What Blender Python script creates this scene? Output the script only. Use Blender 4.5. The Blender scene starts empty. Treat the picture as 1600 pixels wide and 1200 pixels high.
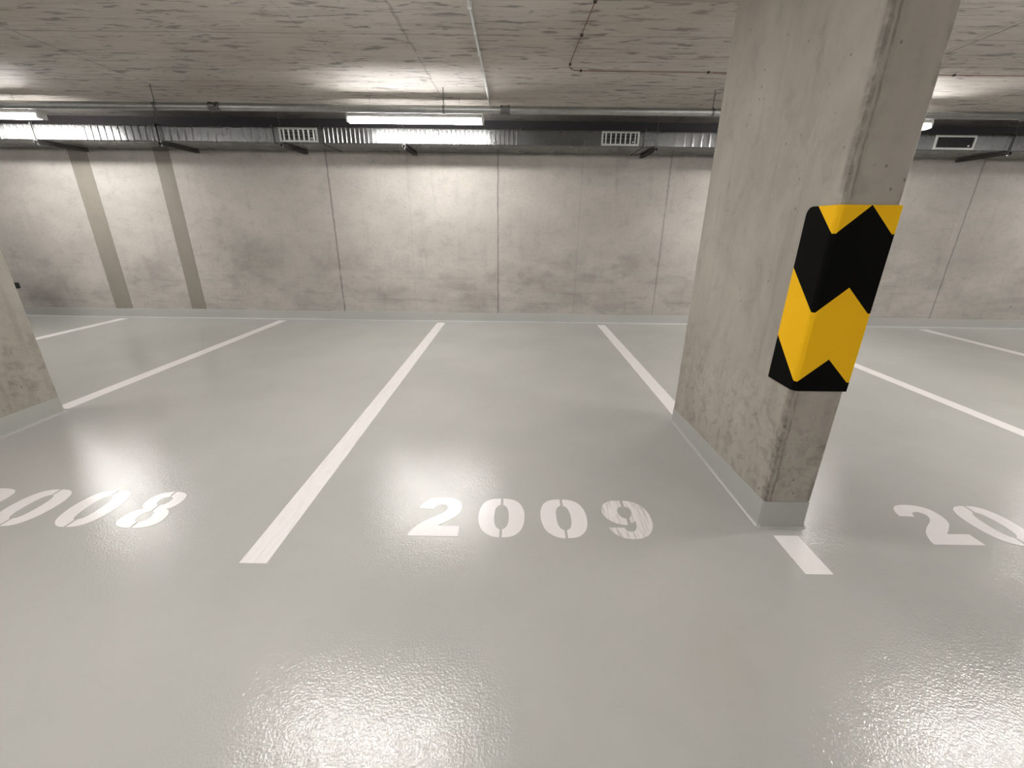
import bpy, bmesh, math, random
from mathutils import Vector, Matrix
from mathutils.geometry import tessellate_polygon
random.seed(7)
SC = bpy.context.scene
COL = SC.collection

# ------------------------------------------------------------------ camera
CAM_H = 1.4108
cam_d = bpy.data.cameras.new('camera')
cam_d.sensor_fit = 'HORIZONTAL'
cam_d.sensor_width = 36.0
cam_d.lens = 36.0 * 660.74 / 1600.0
cam_d.clip_start = 0.02
cam = bpy.data.objects.new('camera', cam_d)
COL.objects.link(cam)
pitch, roll, yaw = 0.353947, 0.0124887, -0.0039457
fwd = Vector((math.sin(yaw) * math.cos(pitch), math.cos(yaw) * math.cos(pitch), -math.sin(pitch)))
rgt = Vector((math.cos(yaw), -math.sin(yaw), 0))
upv = rgt.cross(fwd)
r2 = rgt * math.cos(roll) + upv * math.sin(roll)
u2 = -rgt * math.sin(roll) + upv * math.cos(roll)
M = Matrix((r2, u2, -fwd)).transposed().to_4x4()
M.translation = Vector((0, 0, CAM_H))
cam.matrix_world = M
SC.camera = cam

# ------------------------------------------------------------------ world, exposure
w = bpy.data.worlds.new('world')
SC.world = w
w.use_nodes = True
w.node_tree.nodes['Background'].inputs[0].default_value = (0.6, 0.62, 0.65, 1)
w.node_tree.nodes['Background'].inputs[1].default_value = 0.02
SC.view_settings.view_transform = 'Standard'
SC.view_settings.look = 'None'
SC.view_settings.gamma = 1.0
SC.view_settings.use_curve_mapping = False
SC.view_settings.exposure = 2.12
try:
    SC.cycles.max_bounces = 10
    SC.cycles.diffuse_bounces = 7
    SC.cycles.sample_clamp_indirect = 6.0
except Exception:
    pass
TUBE_POWER = 19.0          # emission strength of every LED tube
TUBE_COLOR = (1.0, 0.968, 0.94)

# ------------------------------------------------------------------ places (metres; camera stands over the origin)
WALL_Y = 6.675
CEIL = 2.77
X_L, X_R, Y_B = -15.0, 15.0, -9.0
BAY0, BAY = -1.1458, 2.5
DUCT_Y, DUCT_B, DUCT_T = 6.03, 2.378, 2.56
TUBE_Y, TUBE_Z = 5.5, 2.547
PIPE_Y, PIPE_Z, PIPE_R = 5.18, 2.572, 0.036


# ------------------------------------------------------------------ helpers: meshes
def link_mesh(name, bm, mat=None, parent=None, smooth=False, bevel=0.0, bseg=2):
    me = bpy.data.meshes.new(name)
    bmesh.ops.recalc_face_normals(bm, faces=bm.faces)
    bm.to_mesh(me)
    bm.free()
    mats = mat if isinstance(mat, (list, tuple)) else [mat]
    for m in mats:
        if m is not None:
            me.materials.append(m)
    if smooth:
        for p in me.polygons:
            p.use_smooth = True
    o = bpy.data.objects.new(name, me)
    COL.objects.link(o)
    if parent is not None:
        o.parent = parent
    if bevel > 0:
        b = o.modifiers.new('bevel', 'BEVEL')
        b.width = bevel
        b.segments = bseg
        b.limit_method = 'ANGLE'
        b.angle_limit = math.radians(40)
    return o


def box(bm, x0, x1, y0, y1, z0, z1):
    vs = [bm.verts.new(c) for c in ((x0, y0, z0), (x1, y0, z0), (x1, y1, z0), (x0, y1, z0),
                                    (x0, y0, z1), (x1, y0, z1), (x1, y1, z1), (x0, y1, z1))]
    fs = [(0, 3, 2, 1), (4, 5, 6, 7), (0, 1, 5, 4), (1, 2, 6, 5), (2, 3, 7, 6), (3, 0, 4, 7)]
    return [bm.faces.new([vs[i] for i in f]) for f in fs]


def tube(bm, pts, r, seg=12, cap=True):
    """round tube through a list of points; r may be a list"""
    pts = [Vector(p) for p in pts]
    n = len(pts)
    rings = []
    ref = Vector((0, 0, 1))
    for i, p in enumerate(pts):
        t = (pts[min(i + 1, n - 1)] - pts[max(i - 1, 0)]).normalized()
        a = ref if abs(t.dot(ref)) < 0.95 else Vector((0, 1, 0))
        u = t.cross(a).normalized()
        v = t.cross(u).normalized()
        rr = r[i] if isinstance(r, (list, tuple)) else r
        rings.append([bm.verts.new(p + (u * math.cos(2 * math.pi * k / seg) + v * math.sin(2 * math.pi * k / seg)) * rr)
                      for k in range(seg)])
    for a, b in zip(rings, rings[1:]):
        for k in range(seg):
            bm.faces.new((a[k], a[(k + 1) % seg], b[(k + 1) % seg], b[k]))
    if cap:
        bm.faces.new(rings[0])
        bm.faces.new(rings[-1])


def loft(bm, rings, cap=True):
    vr = [[bm.verts.new(p) for p in ring] for ring in rings]
    n = len(vr[0])
    for a, b in zip(vr, vr[1:]):
        for k in range(n):
            bm.faces.new((a[k], a[(k + 1) % n], b[(k + 1) % n], b[k]))
    if cap:
        bm.faces.new(vr[0])
        bm.faces.new(vr[-1])
    return vr


def prism(bm, poly, z0, z1):
    """extrude a plan polygon; triangulated so concave outlines stay right"""
    a = [bm.verts.new((x, y, z1)) for x, y in poly]
    b = [bm.verts.new((x, y, z0)) for x, y in poly]
    n = len(poly)
    for t in tessellate_polygon([[Vector((x, y, 0)) for x, y in poly]]):
        bm.faces.new([a[i] for i in t])
        bm.faces.new([b[i] for i in reversed(t)])
    for i in range(n):
        bm.faces.new((a[i], a[(i + 1) % n], b[(i + 1) % n], b[i]))


def smooth_closed(poly, corners=55, it=2):
    """Chaikin smoothing that keeps sharp corners"""
    pts = [Vector(p) for p in poly]
    hard = []
    n = len(pts)
    for i in range(n):
        a = (pts[i] - pts[i - 1]).normalized()
        b = (pts[(i + 1) % n] - pts[i]).normalized()
        ang = math.degrees(math.acos(max(-1, min(1, a.dot(b)))))
        hard.append(ang > corners)
    for _ in range(it):
        out, hh = [], []
        n = len(pts)
        for i in range(n):
            if hard[i]:
                out.append(pts[i]); hh.append(True)
            else:
                out.append(pts[i] * 0.75 + pts[i - 1] * 0.25); hh.append(False)
                out.append(pts[i] * 0.75 + pts[(i + 1) % n] * 0.25); hh.append(False)
        pts, hard = out, hh
    return [(p.x, p.y) for p in pts]


# ------------------------------------------------------------------ helpers: things, parts, setting
def empty(name, loc, label, cat, group=None, rz=0.0):
    o = bpy.data.objects.new(name, None)
    COL.objects.link(o)
    o.empty_display_size = 0.1
    o.location = loc
    o.rotation_euler = (0, 0, rz)
    return tag(o, label, cat, group)


def tag(o, label, cat, group=None):
    o['label'] = label
    o['category'] = cat
    if group:
        o['group'] = group
    return o


def struct(o, label=None, cat=None):
    o['kind'] = 'structure'
    if label:
        o['label'] = label
    if cat:
        o['category'] = cat
    return o


def copy_tree(o, parent=None):
    kids = [c for c in COL.objects if c.parent == o]
    c = o.copy()
    COL.objects.link(c)
    c.parent = parent
    for k in kids:
        copy_tree(k, c)
    return c


# ------------------------------------------------------------------ helpers: materials
class G:
    def __init__(self, name):
        self.mat = bpy.data.materials.new(name)
        self.mat.use_nodes = True
        self.nt = self.mat.node_tree
        self.bsdf = self.nt.nodes['Principled BSDF']
        self.tc = self.nt.nodes.new('ShaderNodeTexCoord')
        self.P = self.tc.outputs['Object']
        s = self.nt.nodes.new('ShaderNodeSeparateXYZ')
        self.nt.links.new(self.P, s.inputs[0])
        self.X, self.Y, self.Z = s.outputs

    def _in(self, sock, v):
        if v is None:
            return
        if isinstance(v, bpy.types.NodeSocket):
            self.nt.links.new(v, sock)
        else:
            sock.default_value = v

    def m(self, op, a, b=None, c=None, clamp=False):
        n = self.nt.nodes.new('ShaderNodeMath')
        n.operation = op
        n.use_clamp = clamp
        self._in(n.inputs[0], a)
        self._in(n.inputs[1], b)
        if c is not None:
            self._in(n.inputs[2], c)
        return n.outputs[0]

    def vec(self, x, y, z):
        n = self.nt.nodes.new('ShaderNodeCombineXYZ')
        self._in(n.inputs[0], x); self._in(n.inputs[1], y); self._in(n.inputs[2], z)
        return n.outputs[0]

    def scale(self, sx, sy, sz, off=(0, 0, 0)):
        n = self.nt.nodes.new('ShaderNodeMapping')
        self.nt.links.new(self.P, n.inputs[0])
        n.inputs['Scale'].default_value = (sx, sy, sz)
        n.inputs['Location'].default_value = off
        return n.outputs[0]

    def noise(self, vec=None, scale=5.0, detail=4.0, rough=0.55, dist=0.0):
        n = self.nt.nodes.new('ShaderNodeTexNoise')
        self.nt.links.new(vec if vec is not None else self.P, n.inputs['Vector'])
        n.inputs['Scale'].default_value = scale
        n.inputs['Detail'].default_value = detail
        n.inputs['Roughness'].default_value = rough
        n.inputs['Distortion'].default_value = dist
        return n.outputs[0]

    def voro(self, vec=None, scale=5.0, feature='F1', rnd=1.0):
        n = self.nt.nodes.new('ShaderNodeTexVoronoi')
        n.feature = feature
        self.nt.links.new(vec if vec is not None else self.P, n.inputs['Vector'])
        n.inputs['Scale'].default_value = scale
        n.inputs['Randomness'].default_value = rnd
        return n

    def step(self, v, a, b):
        """smooth 0..1 between a and b (a may exceed b for a falling step)"""
        n = self.nt.nodes.new('ShaderNodeMapRange')
        n.interpolation_type = 'SMOOTHSTEP'
        self._in(n.inputs['Value'], v)
        if a <= b:
            n.inputs['From Min'].default_value = a; n.inputs['From Max'].default_value = b
            n.inputs['To Min'].default_value = 0; n.inputs['To Max'].default_value = 1
        else:
            n.inputs['From Min'].default_value = b; n.inputs['From Max'].default_value = a
            n.inputs['To Min'].default_value = 1; n.inputs['To Max'].default_value = 0
        return n.outputs[0]

    def line(self, coord, x0, half, soft):
        d = self.m('ABSOLUTE', self.m('SUBTRACT', coord, x0))
        return self.step(d, half + soft, half)

    def mul(self, *a):
        r = a[0]
        for b in a[1:]:
            r = self.m('MULTIPLY', r, b)
        return r

    def add(self, *a):
        r = a[0]
        for b in a[1:]:
            r = self.m('ADD', r, b)
        return r

    def mx(self, *a):
        r = a[0]
        for b in a[1:]:
            r = self.m('MAXIMUM', r, b)
        return r

    def blob(self, u, v, u0, v0, ru, rv):
        a = self.m('DIVIDE', self.m('SUBTRACT', u, u0), ru)
        b = self.m('DIVIDE', self.m('SUBTRACT', v, v0), rv)
        d = self.m('SQRT', self.m('ADD', self.m('MULTIPLY', a, a), self.m('MULTIPLY', b, b)))
        return self.step(d, 1.0, 0.25)

    def mixc(self, f, c1, c2, mode='MIX'):
        n = self.nt.nodes.new('ShaderNodeMix')
        n.data_type = 'RGBA'
        n.blend_type = mode
        n.clamp_factor = True
        self._in(n.inputs[0], f)
        for s, c in ((n.inputs[6], c1), (n.inputs[7], c2)):
            if isinstance(c, bpy.types.NodeSocket):
                self.nt.links.new(c, s)
            else:
                s.default_value = (c[0], c[1], c[2], 1)
        return n.outputs[2]

    def shade(self, col, f, k):
        """multiply colour by 1 - k*f"""
        g = self.m('SUBTRACT', 1.0, self.m('MULTIPLY', f, k))
        n = self.nt.nodes.new('ShaderNodeVectorMath')
        n.operation = 'SCALE'
        self.nt.links.new(col, n.inputs[0])
        self.nt.links.new(g, n.inputs['Scale'])
        return n.outputs[0]

    def bump(self, h, strength=0.3, dist=0.01):
        n = self.nt.nodes.new('ShaderNodeBump')
        n.inputs['Strength'].default_value = strength
        n.inputs['Distance'].default_value = dist
        self.nt.links.new(h, n.inputs['Height'])
        self.nt.links.new(n.outputs[0], self.bsdf.inputs['Normal'])

    def out(self, col=None, rough=None, metal=None, spec=None):
        b = self.bsdf
        if col is not None:
            if isinstance(col, bpy.types.NodeSocket):
                self.nt.links.new(col, b.inputs['Base Color'])
            else:
                b.inputs['Base Color'].default_value = (col[0], col[1], col[2], 1)
        if rough is not None:
            self._in(b.inputs['Roughness'], rough)
        if metal is not None:
            b.inputs['Metallic'].default_value = metal
        if spec is not None:
            b.inputs['Specular IOR Level'].default_value = spec
        return self.mat


def plain(name, col, rough=0.5, metal=0.0, var=0.06, scale=30):
    g = G(name)
    n = g.noise(scale=scale, detail=3)
    c = g.mixc(n, tuple(v * (1 - var) for v in col), tuple(min(1, v * (1 + var)) for v in col))
    return g.out(c, rough, metal)


def wall_material():
    g = G('cast_concrete_wall')
    X, Z = g.X, g.Z
    big = g.noise(g.scale(0.9, 0.9, 1.3), scale=1.0, detail=5, rough=0.6, dist=0.3)
    mid = g.noise(g.scale(1, 1, 1.6), scale=4.5, detail=6, rough=0.65, dist=0.4)
    fine = g.noise(scale=38, detail=4, rough=0.7)
    vert = g.noise(g.scale(5, 5, 0.6), scale=2.0, detail=4, rough=0.6)
    c = g.mixc(g.step(big, 0.32, 0.68), (0.405, 0.380, 0.345), (0.49, 0.463, 0.424))
    c = g.shade(c, g.step(mid, 0.48, 0.75), 0.14)
    c = g.shade(c, g.step(vert, 0.52, 0.8), 0.12)
    c = g.shade(c, g.step(fine, 0.48, 0.75), 0.14)
    # lower part of the wall is more mottled: darker clouds
    low = g.step(Z, 1.35, 0.75)
    cloud = g.noise(g.scale(0.8, 1, 1.5, (3, 0, 1)), scale=1.9, detail=6, rough=0.62, dist=0.6)
    c = g.shade(c, g.mul(low, g.step(cloud, 0.42, 0.66)), 0.17)
    horiz = g.noise(g.scale(0.7, 1, 9), scale=1.6, detail=4, rough=0.6)
    c = g.shade(c, g.mul(g.step(Z, 1.0, 0.5), g.step(horiz, 0.52, 0.72)), 0.14)
    edge = g.m('MULTIPLY', mid, 0.35)
    for (bx, bz, rx, rz, k) in ((-3.9, 0.95, 0.75, 0.45, .18), (-3.1, 0.75, 0.35, 0.35, .12), (0.6, 0.6, 0.7, 0.28, .12),
                                (1.7, 0.85, 0.3, 0.22, .16), (1.2, 0.68, 0.42, 0.14, .14), (1.4, 2.15, 0.9, 0.25, .12),
                                (-1.9, 0.45, 0.6, 0.25, .10), (-5.6, 0.62, 0.45, 0.3, .12), (0.95, 1.4, .55, .7, .07),
                                (5.4, 1.2, 0.5, 0.5, .10), (-0.6, 0.35, 0.8, 0.16, .12)):
        u = g.add(X, g.m('MULTIPLY', g.m('SUBTRACT', mid, 0.5), 0.7))
        v = g.add(Z, g.m('MULTIPLY', g.m('SUBTRACT', big, 0.5), 0.6))
        c = g.shade(c, g.blob(u, v, bx, bz, rx, rz), k)
    # the two smooth filled strips on the left
    strips = g.mx(g.mul(g.step(X, -6.335, -6.325), g.step(X, -6.062, -6.072)),
                  g.mul(g.step(X, -5.118, -5.108), g.step(X, -4.89, -4.90)))
    sc = g.mixc(g.noise(g.scale(2, 2, 1), scale=3, detail=5), (0.205, 0.187, 0.155), (0.275, 0.252, 0.213))
    c = g.mixc(g.mul(strips, 0.95), c, sc)
    for e in (-6.33, -6.067, -5.113, -4.895):
        c = g.shade(c, g.line(X, e, 0.003, 0.006), 0.25)
    # formwork joints
    wob = g.m('MULTIPLY', g.m('SUBTRACT', g.noise(g.scale(1, 1, 1), scale=6, detail=3), 0.5), 0.03)
    Xw = g.add(X, wob)
    joints = None
    for jx, k in ((-2.69, .45), (-0.262, .42), (2.175, .33), (6.543, .40), (0.93, .10), (-1.55, .08), (8.98, .3), (-8.9, .3), (4.35, .2)):
        l = g.mul(g.line(Xw, jx, 0.004, 0.012), k)
        joints = l if joints is None else g.mx(joints, l)
    joints = g.mul(joints, g.step(g.noise(g.scale(1, 1, 1, (7, 0, 0)), scale=3.3, detail=4), 0.22, 0.5))
    c = g.shade(c, joints, 1.0)
    # air holes
    vo = g.voro(scale=13)
    pit = g.mul(g.step(vo.outputs['Distance'], 0.10, 0.04), g.step(g.noise(scale=2.2, detail=3), 0.46, 0.58))
    c = g.shade(c, pit, 0.5)
    vo2 = g.voro(g.scale(1, 1, 0.7, (5, 5, 5)), scale=3.1)
    pit2 = g.mul(g.step(vo2.outputs['Distance'], 0.055, 0.02), g.step(g.noise(g.scale(1, 1, 1, (2, 2, 2)), scale=1.7), 0.5, 0.56))
    c = g.shade(c, pit2, 0.45)
    h = g.add(g.m('MULTIPLY', fine, 0.25), g.m('MULTIPLY', mid, 0.5), g.m('MULTIPLY', pit, -0.7), g.m('MULTIPLY', joints, -0.9))
    g.bump(h, 0.35, 0.006)
    return g.out(c, g.add(0.62, g.m('MULTIPLY', mid, 0.2)), spec=0.35)


def pillar_material():
    g = G('cast_concrete_pillar')
    X, Y, Z = g.X, g.Y, g.Z
    big = g.noise(g.scale(1.2, 1.2, 0.8), scale=1.8, detail=5, rough=0.6, dist=0.4)
    mid = g.noise(g.scale(1, 1, 0.8), scale=7, detail=6, rough=0.65, dist=0.5)
    fine = g.noise(scale=60, detail=4, rough=0.7)
    vert = g.noise(g.scale(7, 7, 0.55, (1, 2, 3)), scale=2.0, detail=5, rough=0.6, dist=0.2)
    c = g.mixc(g.step(big, 0.3, 0.7), (0.355, 0.328, 0.285), (0.455, 0.424, 0.372))
    c = g.shade(c, g.step(mid, 0.5, 0.76), 0.16)
    c = g.shade(c, g.step(vert, 0.5, 0.78), 0.16)
    c = g.shade(c, g.step(fine, 0.5, 0.8), 0.10)
    # rusty-pink tint near the foot of the wide side
    tint = g.mul(g.step(Z, 0.9, 0.25), g.step(g.noise(g.scale(1, 1, .7, (4, 1, 0)), scale=2.6, detail=3), 0.5, 0.7))
    c = g.mixc(g.mul(tint, 0.35), c, (0.36, 0.27, 0.215))
    # grout streak along the formwork corner (a mark of its own, full height)
    wob = g.m('MULTIPLY', g.m('SUBTRACT', g.noise(g.scale(.1, .1, 1), scale=5, detail=5, rough=.7), 0.5), 0.03)
    xx = g.add(X, wob)
    yy = g.add(Y, wob)
    sA = g.mul(g.line(xx, 0.004, 0.0035, 0.005), g.step(Y, 0.05, 0.02))
    sB = g.mul(g.line(xx, 0.026, 0.002, 0.006), g.step(Y, 0.05, 0.02))
    sC = g.mul(g.line(yy, 0.012, 0.003, 0.010), g.step(X, 0.05, 0.02))
    brk = g.step(g.noise(g.scale(1, 1, 1, (9, 0, 2)), scale=9, detail=4, rough=.7), 0.30, 0.60)
    st = g.mx(g.mul(sA, 0.46), g.mul(sB, 0.34), g.mul(sC, 0.16))
    st = g.mul(st, brk)
    c = g.shade(c, st, 1.0)
    # rough honeycombed lower end of that corner
    cz = g.step(Z, 0.72, 0.35)
    cn = g.m('ABSOLUTE', g.m('SUBTRACT', X, 0.02))
    near = g.mul(g.step(cn, 0.16, 0.02), g.step(Y, 0.16, 0.03), cz)
    rg = g.noise(g.scale(1.3, 1.3, .8, (2, 6, 1)), scale=26, detail=5, rough=0.75)
    c = g.shade(c, g.mul(near, g.step(rg, 0.46, 0.66)), 0.26)
    # chipped dark patches along the far narrow edge
    re = g.mul(g.step(X, 0.195, 0.222), g.step(Y, 0.04, 0.01), g.step(g.noise(g.scale(1, 1, 1.2, (3, 3, 3)), scale=8, detail=4), 0.48, 0.6))
    c = g.shade(c, re, 0.30)
    # blotchy, pitted lower third
    lowz = g.step(Z, 0.95, 0.45)
    bn = g.noise(g.scale(1, 1, 1.1, (6, 6, 2)), scale=11, detail=6, rough=0.72, dist=0.6)
    c = g.shade(c, g.mul(lowz, g.step(bn, 0.47, 0.66)), 0.24)
    vf = g.voro(g.scale(1.6, 1.6, .9, (2, 9, 4)), scale=34)
    fl = g.mul(lowz, g.step(vf.outputs['Distance'], 0.16, 0.06), g.step(g.noise(g.scale(1, 1, 1, (3, 8, 0)), scale=7, detail=3), 0.52, 0.6))
    c = g.shade(c, fl, 0.5)
    pale = g.step(g.noise(g.scale(1, 1, .5, (0, 3, 9)), scale=4.5, detail=5, rough=.7), 0.60, 0.72)
    c = g.mixc(g.mul(pale, 0.25), c, (0.52, 0.50, 0.46))
    vo = g.voro(g.scale(1, 1, .75), scale=19)
    pit = g.mul(g.step(vo.outputs['Distance'], 0.12, 0.05), g.step(g.noise(g.scale(1, 1, 1, (8, 0, 0)), scale=4.0, detail=3), 0.46, 0.55))
    c = g.shade(c, pit, 0.52)
    h = g.add(g.m('MULTIPLY', fine, 0.25), g.m('MULTIPLY', mid, 0.5), g.m('MULTIPLY', pit, -0.8),
              g.m('MULTIPLY', st, -0.8), g.m('MULTIPLY', g.mul(near, rg), 0.8))
    g.bump(h, 0.4, 0.005)
    return g.out(c, 0.7, spec=0.3)


def ceiling_material():
    g = G('board_marked_concrete_ceiling')
    X, Y = g.X, g.Y
    big = g.noise(scale=0.7, detail=5, rough=0.6)
    c = g.mixc(g.step(big, 0.3, 0.7), (0.43, 0.402, 0.366), (0.54, 0.51, 0.47))
    grain = g.noise(g.scale(0.9, 11, 1), scale=1.6, detail=6, rough=0.7, dist=0.5)
    c = g.shade(c, g.step(grain, 0.44, 0.74), 0.26)
    grain2 = g.noise(g.scale(1.5, 26, 1, (3, 3, 0)), scale=2.4, detail=4, rough=0.6, dist=0.4)
    c = g.shade(c, g.step(grain2, 0.52, 0.8), 0.16)
    # dark lens-shaped blots left by the boards
    rot = g.nt.nodes.new('ShaderNodeMapping')
    g.nt.links.new(g.P, rot.inputs[0])
    rot.inputs['Rotation'].default_value = (0, 0, 0.12)
    rot.inputs['Scale'].default_value = (1.0, 5.2, 1.0)
    bl = g.noise(rot.outputs[0], scale=3.6, detail=3, rough=0.55, dist=0.7)
    msk = g.noise(g.scale(1, 1, 1, (1, 5, 0)), scale=0.9, detail=2)
    blot = g.mul(g.step(bl, 0.57, 0.64), g.step(msk, 0.32, 0.46))
    c = g.shade(c, blot, 0.50)
    bl2 = g.noise(g.scale(2.2, 9, 1, (6, 2, 0)), scale=3.2, detail=3, rough=0.55, dist=0.5)
    blot2 = g.step(bl2, 0.62, 0.70)
    c = g.shade(c, blot2, 0.40)
    vo = g.voro(g.scale(1, 1.5, 1), scale=5.5)
    spot = g.mul(g.step(vo.outputs['Distance'], 0.07, 0.03), g.step(g.noise(scale=1.5), 0.45, 0.6))
    c = g.shade(c, spot, 0.5)
    # warm rust tint in places
    c = g.mixc(g.mul(g.step(g.noise(g.scale(1, 1, 1, (11, 4, 0)), scale=0.8, detail=3), 0.5, 0.7), 0.25), c, (0.36, 0.285, 0.225))
    # joints between boards (run along X) and between panels (run along Y)
    wob = g.m('MULTIPLY', g.m('SUBTRACT', g.noise(scale=5, detail=3), 0.5), 0.03)
    jy = None
    for y0, k in ((3.90, .30), (4.46, .10), (5.06, .28), (4.70, .16), (3.36, .2), (5.60, .2), (6.2, .2), (2.8, .2), (1.7, .2), (.6, .2), (-1, .2)):
        l = g.mul(g.line(g.add(Y, wob), y0, 0.003, 0.012), k)
        jy = l if jy is None else g.mx(jy, l)
    jx = None
    wob2 = g.m('MULTIPLY', g.m('SUBTRACT', g.noise(g.scale(1, 1, 1, (5, 1, 0)), scale=7, detail=4), 0.5), 0.05)
    for x0, k in ((-6.84, .3), (-3.84, .34), (-0.85, .30), (2.13, .25), (5.13, .3), (8.12, .3), (3.455, .42), (3.40, .16), (-1.60, .12)):
        l = g.mul(g.line(g.add(X, wob2), x0, 0.003, 0.013), k)
        jx = l if jx is None else g.mx(jx, l)
    j = g.mul(g.mx(jx, jy), g.step(g.noise(g.scale(1, 1, 1, (0, 9, 0)), scale=4, detail=3), 0.25, 0.5))
    c = g.shade(c, j, 1.0)
    h = g.add(g.m('MULTIPLY', grain, 0.6), g.m('MULTIPLY', blot, -0.4), g.m('MULTIPLY', j, -1.0),
              g.m('MULTIPLY', g.noise(scale=45, detail=4), 0.2))
    g.bump(h, 0.4, 0.008)
    return g.out(c, 0.65, spec=0.35)


def floor_material(name='epoxy_floor', c1=(0.425, 0.422, 0.398), c2=(0.465, 0.459, 0.436), rough=0.085, bs=0.42):
    g = G(name)
    big = g.noise(scale=0.8, detail=4, rough=0.55)
    c = g.mixc(g.step(big, 0.35, 0.65), c1, c2)
    fine = g.noise(scale=14, detail=5, rough=0.7)
    c = g.shade(c, g.step(fine, 0.5, 0.85), 0.035)
    vo = g.voro(scale=2.3)
    speck = g.mul(g.step(vo.outputs['Distance'], 0.013, 0.006), g.step(g.noise(scale=1.1), 0.5, 0.55))
    c = g.shade(c, speck, 0.55)
    peel = g.noise(scale=120, detail=2.5, rough=0.55)
    wave = g.noise(scale=30, detail=3, rough=0.6)
    h = g.add(peel, g.m('MULTIPLY', wave, 0.9))
    g.bump(h, bs, 0.0022)
    return g.out(c, g.add(rough, g.m('MULTIPLY', fine, 0.06)), spec=0.5)


def paint_material(name, streak=0.0, ang=0.0):
    g = G(name)
    n = g.noise(scale=25, detail=4)
    c = g.mixc(n, (0.79, 0.765, 0.755), (0.84, 0.815, 0.805))
    mp = g.nt.nodes.new('ShaderNodeMapping')
    g.nt.links.new(g.P, mp.inputs[0])
    mp.inputs['Rotation'].default_value = (0, 0, ang)
    mp.inputs['Scale'].default_value = (55, 4, 1)
    s = g.noise(mp.outputs[0], scale=1.5, detail=4, rough=0.6, dist=0.4)
    if streak > 0:
        c = g.mixc(g.mul(g.step(s, 0.42, 0.72), streak), c, (0.46, 0.455, 0.425))
    g.bump(g.add(g.m('MULTIPLY', g.noise(scale=85, detail=2.5, rough=.55), 1.0), g.m('MULTIPLY', s, 0.4)), 0.25, 0.002)
    return g.out(c, 0.20, spec=0.5)


def galv_material(name='galvanised_steel', col=(0.17, 0.173, 0.173), rough=0.24):
    g = G(name)
    v = g.voro(scale=40)
    n = g.noise(scale=3, detail=4)
    c = g.mixc(v.outputs['Color'], tuple(x * 0.90 for x in col), tuple(x * 1.06 for x in col))
    c = g.shade(c, g.step(n, 0.4, 0.8), 0.15)
    g.bump(g.noise(scale=6, detail=2), 0.04, 0.01)
    return g.out(c, g.add(rough - 0.05, g.m('MULTIPLY', n, 0.14)), 0.9)


def stripe_material():
    """hazard chevrons wrapped round the pillar corner; object origin = corner at the pad's foot"""
    g = G('hazard_foam')
    u = g.m('SUBTRACT', g.X, g.Y)
    left = g.m('MULTIPLY', g.m('ADD', u, 0.012), -0.90)
    r1 = g.m('MULTIPLY', g.m('SUBTRACT', u, 0.008), 0.93)
    r2_ = g.m('SUBTRACT', 0.105, g.m('MULTIPLY', g.m('SUBTRACT', u, 0.121), 0.99))
    zig = g.m('MAXIMUM', g.m('MAXIMUM', left, g.m('MINIMUM', r1, r2_)), 0.0)
    v = g.m('SUBTRACT', g.Z, zig)            # 0 at foot
    # band edges (height above foot at the corner): 0.043 black below, yellow to 0.349, black to 0.661, yellow above
    y1 = g.mul(g.m('GREATER_THAN', v, 0.043), g.m('LESS_THAN', v, 0.349))
    y2 = g.m('GREATER_THAN', v, 0.661)
    f = g.m('MAXIMUM', y1, y2)
    n = g.noise(scale=25, detail=4)
    yel = g.mixc(n, (0.95, 0.53, 0.012), (0.98, 0.56, 0.016))
    c = g.mixc(f, (0.003, 0.003, 0.003), yel)
    g.bump(g.noise(scale=160, detail=3), 0.2, 0.001)
    return g.out(c, 0.75, spec=0.07)


def emission_material():
    g = G('led_diffuser')
    g.out((0.9, 0.9, 0.9), 0.4)
    g.bsdf.inputs['Emission Color'].default_value = (*TUBE_COLOR, 1)
    g.bsdf.inputs['Emission Strength'].default_value = TUBE_POWER
    return g.mat


M_WALL = wall_material()
M_PILLAR = pillar_material()
M_CEIL = ceiling_material()
M_FLOOR = floor_material()
M_COVE = floor_material('epoxy_cove', (0.41, 0.415, 0.39), (0.45, 0.452, 0.428), 0.28, 0.25)
M_PAINT = paint_material('road_paint')
M_PAINT_BRUSHED = paint_material('road_paint_brushed', 0.20, 0.65)
M_PAINT_STREAKY = paint_material('road_paint_streaky', 0.75, -0.25)
M_GALV = galv_material()
M_PIPE = galv_material('zinc_pipe', (0.36, 0.365, 0.355), 0.38)
M_GRILLE = plain('grille_metal', (0.47, 0.49, 0.47), 0.4, 0.5)
M_DARK = plain('dark_gap', (0.02, 0.02, 0.022), 0.8)
M_BLACK = plain('black_rubber', (0.012, 0.012, 0.012), 0.7)
M_STRUT = galv_material('strut_steel', (0.16, 0.16, 0.16), 0.4)
M_WHITE = plain('white_conduit_plastic', (0.72, 0.73, 0.72), 0.35)
M_RED = plain('red_cable_sheath', (0.20, 0.095, 0.065), 0.5)
M_HOUSING = plain('lamp_housing', (0.72, 0.73, 0.74), 0.4)
M_LED = emission_material()
M_STRIPE = stripe_material()

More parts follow.
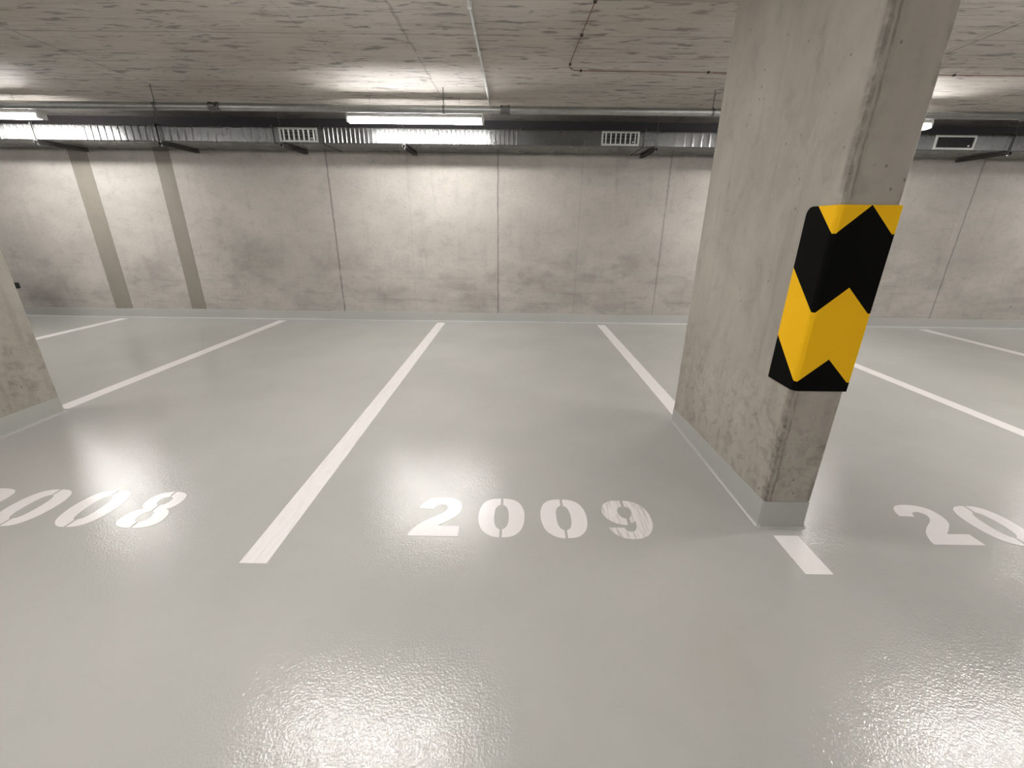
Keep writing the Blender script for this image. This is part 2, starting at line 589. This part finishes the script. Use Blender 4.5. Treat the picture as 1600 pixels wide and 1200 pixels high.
# ------------------------------------------------------------------ the room
bm = bmesh.new(); box(bm, X_L, X_R, Y_B, WALL_Y + 0.3, -0.25, 0.0)
struct(link_mesh('floor', bm, M_FLOOR), 'light grey glossy epoxy garage floor', 'floor')
bm = bmesh.new(); box(bm, X_L, X_R, Y_B, WALL_Y + 0.3, CEIL, CEIL + 0.3)
struct(link_mesh('ceiling', bm, M_CEIL), 'board-marked concrete ceiling slab', 'ceiling')
bm = bmesh.new(); box(bm, X_L, X_R, WALL_Y, WALL_Y + 0.3, 0.0, CEIL)
struct(link_mesh('wall_back', bm, M_WALL), 'cast concrete wall behind the parking bays', 'wall')
bm = bmesh.new(); box(bm, X_L - 0.3, X_L, Y_B, WALL_Y + 0.3, 0.0, CEIL)
struct(link_mesh('wall_left', bm, M_WALL))
bm = bmesh.new(); box(bm, X_R, X_R + 0.3, Y_B, WALL_Y + 0.3, 0.0, CEIL)
struct(link_mesh('wall_right', bm, M_WALL))
bm = bmesh.new(); box(bm, X_L - 0.3, X_R + 0.3, Y_B - 0.3, Y_B, 0.0, CEIL)
struct(link_mesh('wall_front', bm, M_WALL))

# added black strip that makes the dark band between duct and ceiling
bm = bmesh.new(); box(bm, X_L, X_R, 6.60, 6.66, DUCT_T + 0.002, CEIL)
struct(link_mesh('trim_1', bm, plain('black_strip', (0.022, 0.020, 0.022), 0.85)), 'black strip above the duct, under the ceiling', 'trim')

# coved upstand along the back wall: hollow curve into the floor, slightly uneven top edge
bm = bmesh.new()
rings = []
n = 220
for i in range(n + 1):
    x = X_L + (X_R - X_L) * i / n
    t = 0.139 + 0.003 * math.sin(x * 2.3) + 0.002 * math.sin(x * 7.1)
    prof = [(WALL_Y, 0.0), (WALL_Y - 0.022, 0.0), (WALL_Y - 0.010, 0.006), (WALL_Y - 0.0055, 0.018), (WALL_Y - 0.005, t - 0.002), (WALL_Y, t)]
    rings.append([(x, y, z) for y, z in prof])
loft(bm, rings)
struct(link_mesh('baseboard_back', bm, M_COVE), 'grey coated upstand along the foot of the back wall', 'baseboard')


# ------------------------------------------------------------------ pillars
def pillar(x0, x1, y0, y1, label, ztop_near, ztop_far):
    root = empty('concrete_pillar', (x0, y0, 0), label, 'pillar')
    W, L, ch = x1 - x0, y1 - y0, 0.009
    def outline(o, c):
        return [(-o, c - o), (c - o, -o), (W - c + o, -o), (W + o, c - o), (W + o, L - c + o), (W - c + o, L + o), (c - o, L + o), (-o, L - c + o)]
    bm = bmesh.new()
    rings = []
    for k in range(0, 29):
        z = CEIL * k / 28
        rings.append([(x, y, z) for x, y in outline(0, ch)])
    loft(bm, rings)
    link_mesh('shaft', bm, M_PILLAR, root)
    # painted coving round the foot; its top edge sinks a little towards the far end
    bm = bmesh.new()
    prof = [(0.0, 1.0), (0.003, 1.0), (0.004, 0.14), (0.008, 0.05), (0.016, 0.0), (0.0, 0.0)]
    rings = []
    for o, f in prof:
        ring = []
        for (x, y) in outline(o, ch + o * 0.4):
            zt = ztop_near + (ztop_far - ztop_near) * max(0, min(1, y / L))
            ring.append((x, y, f * zt))
        rings.append(ring)
    vr = [[bm.verts.new(p) for p in ring] for ring in rings]
    for a, b in zip(vr, vr[1:]):
        for k in range(8):
            bm.faces.new((a[k], a[(k + 1) % 8], b[(k + 1) % 8], b[k]))
    for k in range(8):
        a, b = vr[-1], vr[0]
        bm.faces.new((a[k], a[(k + 1) % 8], b[(k + 1) % 8], b[k]))
    c = link_mesh('base_coving', bm, M_COVE, root)
    c['label'] = 'grey coated coving'
    return root


PX0, PX1, PY0, PY1 = 1.255, 1.482, 1.778, 3.050
pillar(PX0, PX1, PY0, PY1, 'concrete pillar with black and yellow corner pad, beside the bay marked 2009', 0.150, 0.108)
pillar(-3.780, -3.553, 1.765, 3.040, 'bare concrete pillar at the left edge of the photo, beside the bay marked 2008', 0.140, 0.130)

# foam corner pad
pad_h = 0.766
root_z = 0.743
bm = bmesh.new()
th = 0.010
yl, xr = 0.187, PX1 - PX0 + 0.001
rings = []
# plan outline of the L (origin at pillar corner), with a small chamfer at the corner
outer = [(-th, yl), (-th, 0.012), (-th + 0.004, 0.002), (0.004, -th + 0.002), (0.013, -th), (xr, -th)]
inner = [(xr, -0.0015), (0.0085, -0.0015), (-0.0015, 0.0085), (-0.0015, yl)]
plan = outer + inner
nz = 24
def pad_ring(z, cut):
    out = []
    for i, (x, y) in enumerate(plan):
        if i in (0, len(plan) - 1):
            y = yl - cut
        out.append((x, y, z))
    return out
for k in range(nz + 1):
    z = pad_h * k / nz
    e = pad_h - z
    cut = 0.0
    if e < 0.035:
        cut = 0.035 - math.sqrt(max(0, 0.035 ** 2 - (0.035 - e) ** 2))
    rings.append(pad_ring(z, cut))
for e in (0.022, 0.014, 0.008, 0.004, 0.0015):
    cut = 0.035 - math.sqrt(max(0, 0.035 ** 2 - (0.035 - e) ** 2))
    rings.append(pad_ring(pad_h - e, cut))
rings.sort(key=lambda r: r[0][2])
loft(bm, rings)
pad = link_mesh('corner_protector', bm, M_STRIPE)
pad.location = (PX0, PY0, root_z)
tag(pad, 'black and yellow chevron foam pad wrapped round the corner of the pillar', 'corner protector')

# ------------------------------------------------------------------ painted lines
PT = 0.0012
HW = 0.0615


def bay_line(k, y0, y1, label, mat=M_PAINT, xw=0.0):
    x = BAY0 + BAY * k
    bm = bmesh.new()
    n = max(2, int((y1 - y0) / 0.12))
    left = []
    right = []
    for i in range(n + 1):
        y = y0 + (y1 - y0) * i / n
        left.append((x - HW + random.uniform(-.0012, .0012), y))
        right.append((x + HW + random.uniform(-.0012, .0012), y))
    prism(bm, left + right[::-1], 0.0, PT)
    o = link_mesh('bay_line', bm, mat)
    tag(o, label, 'floor marking', 'white lines between the parking bays')
    return o


bay_line(0, 1.476, 6.55, 'long white bay line between the numbers 2008 and 2009', M_PAINT_BRUSHED)
bay_line(1, 3.085, 6.525, 'white bay line running from the chevron-padded pillar to the wall')
bay_line(1, 1.461, 1.710, 'short white line stub on the floor in front of the chevron-padded pillar')
bay_line(-1, 3.10, 6.56, 'white bay line running from behind the left edge pillar to the wall')
bay_line(-2, 1.47, 6.55, 'white bay line seen past the left pillar, leftmost of the floor lines')
bay_line(2, 1.47, 6.53, 'white bay line right of the padded pillar, cut by the photo edge')
bay_line(3, 1.47, 6.52, 'white bay line furthest right, near the far wall')

# ------------------------------------------------------------------ stencilled numbers
mm = 0.001
GL = {
    '2': [[(45, 290), (72, 307), (106, 314), (150, 313), (201, 302), (231, 274), (241, 231), (239, 193), (225, 160), (199, 132), (168, 104), (135, 77),
           (245, 77), (247, 0), (0, 0), (3, 24), (16, 54), (40, 91), (84, 131), (130, 166), (154, 189), (168, 215), (166, 237), (147, 252),
           (122, 252), (103, 240), (91, 212), (17, 216), (18, 236), (26, 261)]],
    '0': [[(113, 311), (84, 310), (52, 300), (25, 277), (8, 239), (0, 192), (0, 144), (7, 97), (19, 59), (38, 32), (64, 11), (89, 1),
           (113, 0), (113, 56), (97, 67), (87, 93), (82, 125), (82, 182), (86, 219), (97, 245), (113, 257)],
          [(126, 311), (158, 309), (186, 299), (211, 277), (229, 242), (239, 198), (240, 149), (235, 101), (224, 62), (207, 34), (184, 12), (156, 2),
           (126, 0), (126, 57), (144, 69), (154, 97), (158, 134), (158, 182), (152, 222), (142, 245), (126, 257)]],
    '9': [[(117, 308), (75, 307), (45, 297), (21, 277), (7, 251), (0, 218), (1, 190), (12, 159), (33, 133), (56, 116), (83, 106), (113, 104),
           (116, 153), (100, 159), (87, 178), (82, 202), (84, 227), (95, 249), (115, 257)],
          [(132, 308), (163, 305), (196, 291), (225, 263), (241, 224), (248, 178), (246, 134), (237, 95), (220, 57), (197, 29), (172, 12), (140, 2),
           (111, 0), (76, 6), (50, 19), (31, 40), (18, 62), (11, 82), (90, 84), (94, 68), (103, 56), (121, 52), (140, 61),
           (151, 80), (158, 113), (160, 136), (146, 125), (132, 119), (134, 159), (149, 179), (159, 208), (157, 236), (147, 250), (130, 257)]],
    '8': [[(110, 306), (67, 299), (34, 276), (20, 238), (22, 198), (40, 164), (58, 154), (30, 139), (10, 110), (2, 72), (12, 34), (42, 10), (78, 1),
           (110, 0), (110, 46), (92, 54), (82, 76), (84, 108), (98, 128), (110, 132), (110, 182), (96, 188), (86, 206), (84, 234), (94, 254), (110, 260)],
          [(122, 306), (165, 299), (198, 276), (212, 238), (210, 198), (192, 164), (174, 154), (202, 139), (222, 110), (230, 72), (220, 34), (190, 10), (154, 1),
           (122, 0), (122, 46), (140, 54), (150, 76), (148, 108), (134, 128), (122, 132), (122, 182), (136, 188), (146, 206), (148, 234), (138, 254), (122, 260)]],
}


def number(chars, y, label):
    xm = sum(x for _, x, _ in chars) / len(chars) + 0.12
    root = empty('bay_number', (xm, y + 0.155, 0), label, 'floor number', 'stencilled bay numbers')
    for ch, x, mat in chars:
        bm = bmesh.new()
        for poly in GL[ch]:
            pts = smooth_closed([(px * mm + x - xm, py * mm - 0.155) for px, py in poly], 48, 2)
            prism(bm, pts, 0.0, PT)
        o = link_mesh('digit', bm, mat, root)
    return root


number([('2', -0.508, M_PAINT), ('0', -0.173, M_PAINT), ('0', 0.150, M_PAINT), ('9', 0.478, M_PAINT_STREAKY)], 1.668,
       'stencilled white number 2009 on the floor, streaky last digit')
number([('2', -2.985, M_PAINT), ('0', -2.652, M_PAINT), ('0', -2.324, M_PAINT), ('8', -1.996, M_PAINT)], 1.693,
       'stencilled white number 2008 on the floor left of the long line')
number([('2', 2.0405, M_PAINT), ('0', 2.372, M_PAINT_BRUSHED)], 1.663,
       'stencilled white digits 20 on the floor right of the padded pillar')


# ------------------------------------------------------------------ LED battens
def make_batten(x, y):
    root = empty('led_batten', (x, y, CEIL), 'lit LED tube light', 'ceiling light')
    zc = TUBE_Z - CEIL
    L = 0.745
    # lit diffuser: rounded trough, closed at the top by the housing
    bm = bmesh.new()
    prof = [(-0.049, 0.006), (-0.051, -0.004), (-0.049, -0.026), (-0.040, -0.040), (0, -0.044),
            (0.040, -0.040), (0.049, -0.026), (0.051, -0.004), (0.049, 0.006)]
    loft(bm, [[(sx * L, py, zc + pz) for py, pz in prof] for sx in (-1, 1)])
    d = link_mesh('diffuser', bm, M_LED, root, smooth=False)
    d['label'] = 'glowing white diffuser'
    bm = bmesh.new(); loft(bm, [[(sx * L, -0.056, zc + 0.006), (sx * L, 0.056, zc + 0.006), (sx * L, 0.052, zc + 0.024), (sx * L, 0.030, zc + 0.040), (sx * L, -0.030, zc + 0.040), (sx * L, -0.052, zc + 0.024)] for sx in (-1, 1)])
    link_mesh('housing', bm, M_HOUSING, root)
    for s in (-1, 1):
        bm = bmesh.new(); box(bm, min(s * L, s * (L + 0.025)), max(s * L, s * (L + 0.025)), -0.056, 0.056, zc - 0.046, zc + 0.040)
        link_mesh('end_cap', bm, M_HOUSING, root, bevel=0.008)
    for s in (-0.5, 0.5):
        bm = bmesh.new(); tube(bm, [(s, 0, zc + 0.040), (s, 0, 0.0)], 0.0013, 6)
        link_mesh('suspension_wire', bm, M_STRUT, root)
    return root


bat = make_batten(BAY0, TUBE_Y)
bat['label'] = 'lit LED tube light in front of the duct, in the middle of the photo'
bat['group'] = 'LED tube lights under the ceiling'
names = {(-6.1458, 5.5): 'lit LED tube light under the ceiling at the far left edge of the photo',
         (3.8542, 5.5): 'lit LED tube light whose end shows right of the padded pillar',
         (-11.1458, 5.5): 'lit LED tube light near the duct, beyond the left edge of the photo',
         (8.8542, 5.5): 'lit LED tube light near the duct, beyond the right edge of the photo'}
rows = [(5.5, ''), (2.2, 'second row, over the bay entrances'),
        (-1.5, 'third row, over the aisle')]
cols = {-11.1458: 'far left', -6.1458: 'left', -1.1458: 'centre', 3.8542: 'right', 8.8542: 'far right'}
for ry, rn in rows:
    for cx, cn in cols.items():
        if ry == 5.5 and cn == 'centre':
            continue
        o = copy_tree(bat)
        o.location = (cx, ry, CEIL)
        o['label'] = names.get((cx, ry)) or 'LED tube light, ' + cn + ' one of the ' + rn

# ------------------------------------------------------------------ ventilation duct
def rrect(y0, y1, z0, z1, r, seg=3):
    out = []
    for cy, cz, a0 in ((y1 - r, z1 - r, 0), (y0 + r, z1 - r, 90), (y0 + r, z0 + r, 180), (y1 - r, z0 + r, 270)):
        for k in range(seg + 1):
            a = math.radians(a0 + 90 * k / seg)
            out.append((cy + r * math.cos(a), cz + r * math.sin(a)))
    return out


DUCT_BACK = 6.655


def duct_section(x0, x1, label, ribbed, pitch=0.085, grille=None, flange_l=True, flange_r=False):
    root = empty('duct_section', ((x0 + x1) / 2, (DUCT_Y + DUCT_BACK) / 2, DUCT_B), label, 'duct', 'ventilation duct sections along the wall')
    ox, oy, oz = root.location
    bm = bmesh.new()
    xs = []
    if ribbed:
        x = x0
        while x < x1 - 0.005:
            xs += [(x, 0.0), (x + pitch * 0.55, 0.0), (x + pitch * 0.68, 0.006), (x + pitch * 0.84, 0.006), (x + pitch * 0.98, 0.0)]
            x += pitch
        xs = [a for a in xs if a[0] < x1 - 0.008] + [(x1 - 0.001, 0.0)]
    else:
        xs = [(x0, 0.0), (x1 - 0.001, 0.0)]
    rings = []
    for x, o in xs:
        rings.append([(x - ox, y - oy, z - oz) for y, z in rrect(DUCT_Y - o, DUCT_BACK, DUCT_B - o * .3, DUCT_T + o * .3, 0.012)])
    loft(bm, rings)
    link_mesh('duct_body', bm, M_GALV, root)
    for fl, xf in ((flange_l, x0), (flange_r, x1)):
        if not fl:
            continue
        bm = bmesh.new()
        a = [(y - oy, z - oz) for y, z in rrect(DUCT_Y - 0.018, DUCT_BACK + 0.004, DUCT_B - 0.006, DUCT_T + 0.018, 0.008)]
        loft(bm, [[(xf + 0.001 - ox, y, z) for y, z in a], [(xf + 0.021 - ox, y, z) for y, z in a]])
        link_mesh('flange', bm, M_GALV, root)
    if grille:
        g0, g1, dark_slats = grille
        yf = DUCT_Y
        zb, zt = DUCT_B + 0.012, DUCT_T - 0.010
        gr = bmesh.new()
        fw = 0.022
        for (a, b, c, d) in ((g0, g1, zb, zb + fw), (g0, g1, zt - fw, zt), (g0, g0 + fw, zb + fw, zt - fw), (g1 - fw, g1, zb + fw, zt - fw)):
            box(gr, a - ox, b - ox, yf - 0.014 - oy, yf + 0.001 - oy, c - oz, d - oz)
        f = link_mesh('grille', gr, M_GRILLE, root)
        f['label'] = 'pale rectangular air grille frame'
        bk = bmesh.new()
        box(bk, g0 + fw - ox, g1 - fw - ox, yf - 0.003 - oy, yf + 0.0005 - oy, zb + fw - oz, zt - fw - oz)
        link_mesh('grille_opening', bk, M_DARK, f)
        ns = 7
        for i in range(ns):
            x = g0 + fw + (g1 - g0 - 2 * fw) * (i + 0.5) / ns
            sl = bmesh.new()
            wv = 0.006 if not dark_slats else 0.003
            vs = [(x - wv, yf - 0.012), (x - wv + 0.004, yf - 0.013), (x + wv + 0.006, yf - 0.004), (x + wv + 0.002, yf - 0.003)]
            loft(sl, [[(a - ox, b - oy, z - oz) for a, b in vs] for z in (zb + fw, zt - fw)])
            link_mesh('louvre', sl, M_DARK if dark_slats else M_GRILLE, f)
        if not dark_slats:
            for i in range(3):
                z = zb + fw + (zt - zb - 2 * fw) * (i + 0.5) / 3
                sl = bmesh.new()
                box(sl, g0 + fw - ox, g1 - fw - ox, yf - 0.0040 - oy, yf - 0.0028 - oy, z - 0.003 - oz, z + 0.003 - oz)
                link_mesh('damper_bar', sl, M_STRUT, f)
        kn = bmesh.new()
        tube(kn, [(g1 - 0.075 - ox, yf - 0.020 - oy, zb + 0.042 - oz), (g1 - 0.075 - ox, yf - 0.008 - oy, zb + 0.042 - oz)], 0.008, 10)
        link_mesh('damper_knob', kn, M_WHITE, f)
    return root


duct_section(-14.9, -6.085, 'ribbed galvanised duct section running out of the photo at the far left', True)
duct_section(-6.085, -4.53, 'brightly lit ribbed duct section, second from the left edge', True)
duct_section(-4.53, -3.07, 'dull ribbed duct section left of the leftmost air grille', True, 0.095)
duct_section(-3.07, -2.46, 'plain duct section carrying the leftmost air grille', False, grille=(-2.975, -2.495, False))
duct_section(-2.46, 0.030, 'ribbed duct section behind the middle tube light, lit bright', True, 0.055)
duct_section(0.030, 1.585, 'plain duct section with the air grille left of the padded pillar', False, grille=(1.055, 1.525, False))
duct_section(1.585, 4.55, 'ribbed duct section passing behind the padded pillar', True, 0.105)
duct_section(4.55, 6.16, 'plain duct section with the dark air grille right of the pillar', False, grille=(5.20, 5.70, True))
duct_section(6.16, 14.9, 'duct section running out of the photo at the far right', True)


def duct_bracket(x, label, mat=M_STRUT):
    root = empty('duct_bracket', (x, DUCT_Y - 0.03, CEIL), label, 'bracket', 'brackets carrying the duct')
    bm = bmesh.new()
    zb = DUCT_B - 0.008 - CEIL
    # open channel: web and two flanges
    y0, y1 = -0.03, DUCT_BACK - DUCT_Y + 0.03
    box(bm, -0.019, 0.019, y0, y1, zb - 0.003, zb)
    box(bm, -0.019, -0.016, y0, y1, zb - 0.034, zb - 0.003)
    box(bm, 0.016, 0.019, y0, y1, zb - 0.034, zb - 0.003)
    link_mesh('channel', bm, mat, root)
    bm = bmesh.new()
    tube(bm, [(0, 0, zb - 0.055), (0, 0, 0)], 0.003, 8)
    link_mesh('threaded_rod', bm, M_GALV, root)
    bm = bmesh.new()
    tube(bm, [(0, 0, zb - 0.044), (0, 0, zb - 0.034)], 0.011, 6)
    link_mesh('nut', bm, M_GALV, root)
    return root


for x, l in ((-6.03, 'thin bracket under the duct at the far left, below the lit tube'),
             (-4.47, 'dark bracket under the duct left of the leftmost air grille'),
             (-2.94, 'bracket under the duct beside the leftmost air grille'),
             (-1.41, 'bright bracket under the duct below the middle tube light'),
             (1.735, 'bracket under the duct between air grille and padded pillar'),
             (3.25, 'duct bracket standing behind the padded pillar'),
             (4.70, 'duct bracket left of the dark air grille, behind the pillar'),
             (6.13, 'dark bracket under the duct right of the dark air grille')):
    duct_bracket(x, l)

# ------------------------------------------------------------------ pipe under the ceiling
root = empty('sprinkler_pipe', (0, PIPE_Y, PIPE_Z), 'long grey steel pipe running under the ceiling in front of the duct', 'pipe')
bm = bmesh.new(); tube(bm, [(-14.9, 0, 0), (14.9, 0, 0)], PIPE_R, 20)
link_mesh('pipe_run', bm, M_PIPE, root, smooth=True)
for cx in (-3.20, -0.130, 5.36, -6.2 - 3.0):
    bm = bmesh.new()
    tube(bm, [(cx - 0.052, 0, 0), (cx - 0.050, 0, 0), (cx - 0.028, 0, 0), (cx - 0.026, 0, 0), (cx + 0.026, 0, 0), (cx + 0.028, 0, 0), (cx + 0.050, 0, 0), (cx + 0.052, 0, 0)],
         [0.038, 0.046, 0.046, 0.041, 0.041, 0.046, 0.046, 0.038], 20)
    box(bm, cx - 0.03, cx + 0.03, -0.062, -0.038, -0.010, 0.010)
    box(bm, cx - 0.03, cx + 0.03, 0.038, 0.062, -0.010, 0.010)
    link_mesh('coupling', bm, M_STRUT, root)
for x, l in ((-6.85, 'pipe hanger beside the lit tube at the far left'), (-3.83, 'pipe hanger left of the leftmost air grille'),
             (-0.776, 'pipe hanger above the middle tube light'), (2.05, 'pipe hanger just left of the padded pillar'),
             (6.9, 'pipe hanger beyond the right edge of the photo')):
    r = empty('pipe_hanger', (x, PIPE_Y, CEIL), l, 'hanger', 'hangers of the steel pipe')
    bm = bmesh.new(); tube(bm, [(0, 0, PIPE_Z - CEIL + PIPE_R + 0.006), (0, 0, 0)], 0.005, 8)
    link_mesh('rod', bm, M_STRUT, r)
    bm = bmesh.new()
    ro, ri = PIPE_R + 0.005, PIPE_R + 0.0008
    seg = 24
    rings = []
    for k in range(seg):
        a = 2 * math.pi * k / seg
        rings.append([(-0.012, ro * math.cos(a), ro * math.sin(a)), (0.012, ro * math.cos(a), ro * math.sin(a)),
                      (0.012, ri * math.cos(a), ri * math.sin(a)), (-0.012, ri * math.cos(a), ri * math.sin(a))])
    vr = [[bm.verts.new((p[0], p[1], p[2] + PIPE_Z - CEIL)) for p in ring] for ring in rings]
    for i in range(seg):
        a, b = vr[i], vr[(i + 1) % seg]
        for k in range(4):
            bm.faces.new((a[k], a[(k + 1) % 4], b[(k + 1) % 4], b[k]))
    link_mesh('pipe_ring', bm, M_STRUT, r)

# white conduit running towards the camera, clipped to the ceiling
root = empty('conduit', (-0.318, 0, CEIL), 'thin white conduit running along the ceiling towards the viewer', 'conduit')
bm = bmesh.new(); tube(bm, [(0, -8.8, -0.026), (0, 6.20, -0.026)], 0.0105, 12)
link_mesh('conduit_tube', bm, M_WHITE, root, smooth=True)
for y in (5.0, 4.2, 3.4, 2.6, 1.8, 0.6, -0.6, -1.8, -3.0):
    bm = bmesh.new(); box(bm, -0.014, 0.014, y - 0.008, y + 0.008, -0.038, 0.0)
    link_mesh('conduit_clip', bm, M_WHITE, root, bevel=0.003)
    if y > 0:
        bm = bmesh.new(); tube(bm, [(0, y + 0.35, -0.026), (0, y + 0.40, -0.026)], 0.0125, 12)
        link_mesh('conduit_sleeve', bm, M_WHITE, root, smooth=True)

# red-brown cable with clips
root = empty('ceiling_cable', (0.5, 4.6, CEIL), 'thin red-brown cable clipped to the ceiling, bending behind the padded pillar', 'cable')
path = [(0.50, -8.8), (0.49, 2.0), (0.484, 3.36), (0.464, 4.10), (0.455, 4.42), (0.457, 4.50), (0.475, 4.57), (0.51, 4.607), (0.56, 4.620), (1.9, 4.626), (14.8, 4.64)]
bm = bmesh.new(); tube(bm, [(x - 0.5, y - 4.6, -0.008) for x, y in path], 0.0036, 8)
link_mesh('cable', bm, M_RED, root, smooth=True)
for x, y in ((0.472, 3.86), (0.484, 3.36), (0.458, 4.46), (0.575, 4.62), (1.74, 4.625), (2.9, 4.627), (3.98, 4.628), (5.1, 4.629), (6.2, 4.63), (0.49, 2.6)):
    bm = bmesh.new(); box(bm, x - 0.5 - 0.010, x - 0.5 + 0.010, y - 4.6 - 0.010, y - 4.6 + 0.010, -0.015, 0.0)
    link_mesh('cable_clip', bm, M_BLACK, root, bevel=0.002)

# ------------------------------------------------------------------ parked car, almost wholly hidden behind the left pillar
M_CAR = plain('car_paint', (0.055, 0.055, 0.06), 0.3, 0.3)
M_GLASS = plain('car_glass', (0.02, 0.022, 0.025), 0.08)
M_TYRE = plain('tyre', (0.02, 0.02, 0.02), 0.8)
M_RIM = plain('rim', (0.45, 0.45, 0.47), 0.35, 0.8)
M_LAMPG = plain('headlamp_glass', (0.6, 0.62, 0.65), 0.1)
car = empty('parked_car', (-7.60, 4.08, 0), 'dark car almost hidden behind the left pillar, only its front corner showing', 'car')
st = [  # y, half width, bottom, shoulder, top
    (-2.00, 0.60, 0.42, 0.78, 0.84), (-1.95, 0.76, 0.30, 0.88, 0.95), (-1.75, 0.84, 0.24, 0.92, 1.00), (-1.2, 0.87, 0.22, 0.93, 1.02),
    (0.0, 0.87, 0.20, 0.92, 1.00), (0.9, 0.87, 0.22, 0.90, 0.98), (1.35, 0.85, 0.24, 0.86, 0.96), (1.62, 0.78, 0.25, 0.82, 0.93), (1.82, 0.62, 0.28, 0.76, 0.88), (1.95, 0.36, 0.34, 0.68, 0.78)]
bm = bmesh.new()
rings = []
for y, hw, zb, zs, zt in st:
    half = [(0.0, zt), (hw * 0.55, zt - 0.005), (hw * 0.85, zt - 0.03), (hw * 0.97, zs), (hw, (zs + zb) / 2), (hw * 0.97, zb + 0.06), (hw * 0.88, zb), (0.0, zb)]
    ring = [(x, y, z) for x, z in half] + [(-x, y, z) for x, z in reversed(half[1:-1])]
    rings.append(ring)
loft(bm, rings)
body = link_mesh('car_body', bm, M_CAR, car, smooth=True)
sub = body.modifiers.new('sub', 'SUBSURF'); sub.levels = 1; sub.render_levels = 2
bm = bmesh.new()
rings = []
for y, hw, zt in ((-1.90, 0.66, 1.02), (-1.70, 0.66, 1.44), (-0.9, 0.66, 1.56), (0.0, 0.65, 1.56), (0.55, 0.65, 1.50), (1.10, 0.70, 1.04)):  # tall cabin, shaped to throw shade on the back wall
    ring = [(0, y, zt), (hw * 0.8, y, zt - 0.02), (hw, y, zt - 0.08), (0.78, y, 0.94), (-0.78, y, 0.94), (-hw, y, zt - 0.08), (-hw * 0.8, y, zt - 0.02)]
    rings.append(ring)
loft(bm, rings)
link_mesh('car_glasshouse', bm, M_GLASS, car, smooth=False, bevel=0.02)
bm = bmesh.new()
rings = []
for y, hw, zt in ((-1.68, 0.64, 1.47), (-0.9, 0.65, 1.575), (0.0, 0.64, 1.58), (0.58, 0.63, 1.52)):
    rings.append([(0, y, zt + 0.01), (hw * .8, y, zt - 0.008), (hw, y, zt - 0.05), (hw, y, zt - 0.07), (0, y, zt - 0.03), (-hw, y, zt - 0.07), (-hw, y, zt - 0.05), (-hw * .8, y, zt - 0.008)])
loft(bm, rings)
link_mesh('car_roof', bm, M_CAR, car, smooth=True)
for sx in (-1, 1):
    for wy in (-1.25, 1.18):
        bm = bmesh.new()
        x0, x1 = sx * 0.69, sx * 0.885
        tube(bm, [(x0, wy, 0.31), (x0 + sx * 0.02, wy, 0.31), (x1 - sx * 0.02, wy, 0.31), (x1, wy, 0.31)], [0.28, 0.31, 0.31, 0.28], 28)
        wh = link_mesh('wheel', bm, M_TYRE, car)
        bm = bmesh.new(); tube(bm, [(x1 - sx * 0.01, wy, 0.31), (x1 + sx * 0.004, wy, 0.31)], [0.20, 0.18], 20)
        link_mesh('wheel_rim', bm, M_RIM, wh)
    bm = bmesh.new()
    loft(bm, [[(sx * 0.46, 1.90, 0.66), (sx * 0.70, 1.74, 0.68), (sx * 0.71, 1.70, 0.78), (sx * 0.46, 1.84, 0.76)],
              [(sx * 0.46, 1.80, 0.66), (sx * 0.66, 1.64, 0.68), (sx * 0.66, 1.60, 0.78), (sx * 0.46, 1.74, 0.76)]])
    link_mesh('headlamp', bm, M_LAMPG, car, bevel=0.01)
    bm = bmesh.new(); box(bm, min(sx * 0.80, sx * 0.99), max(sx * 0.80, sx * 0.99), 0.42, 0.52, 0.93, 1.06)
    link_mesh('wing_mirror', bm, M_CAR, car, bevel=0.03)
    # black bumper corner block: the one piece the photo shows
    bm = bmesh.new(); box(bm, min(sx * 0.30, sx * 0.475), max(sx * 0.30, sx * 0.475), 1.90, 2.07, 0.508, 0.592)
    bk = link_mesh('bumper_block', bm, M_BLACK, car, bevel=0.012)
    bk['label'] = 'black bumper block'
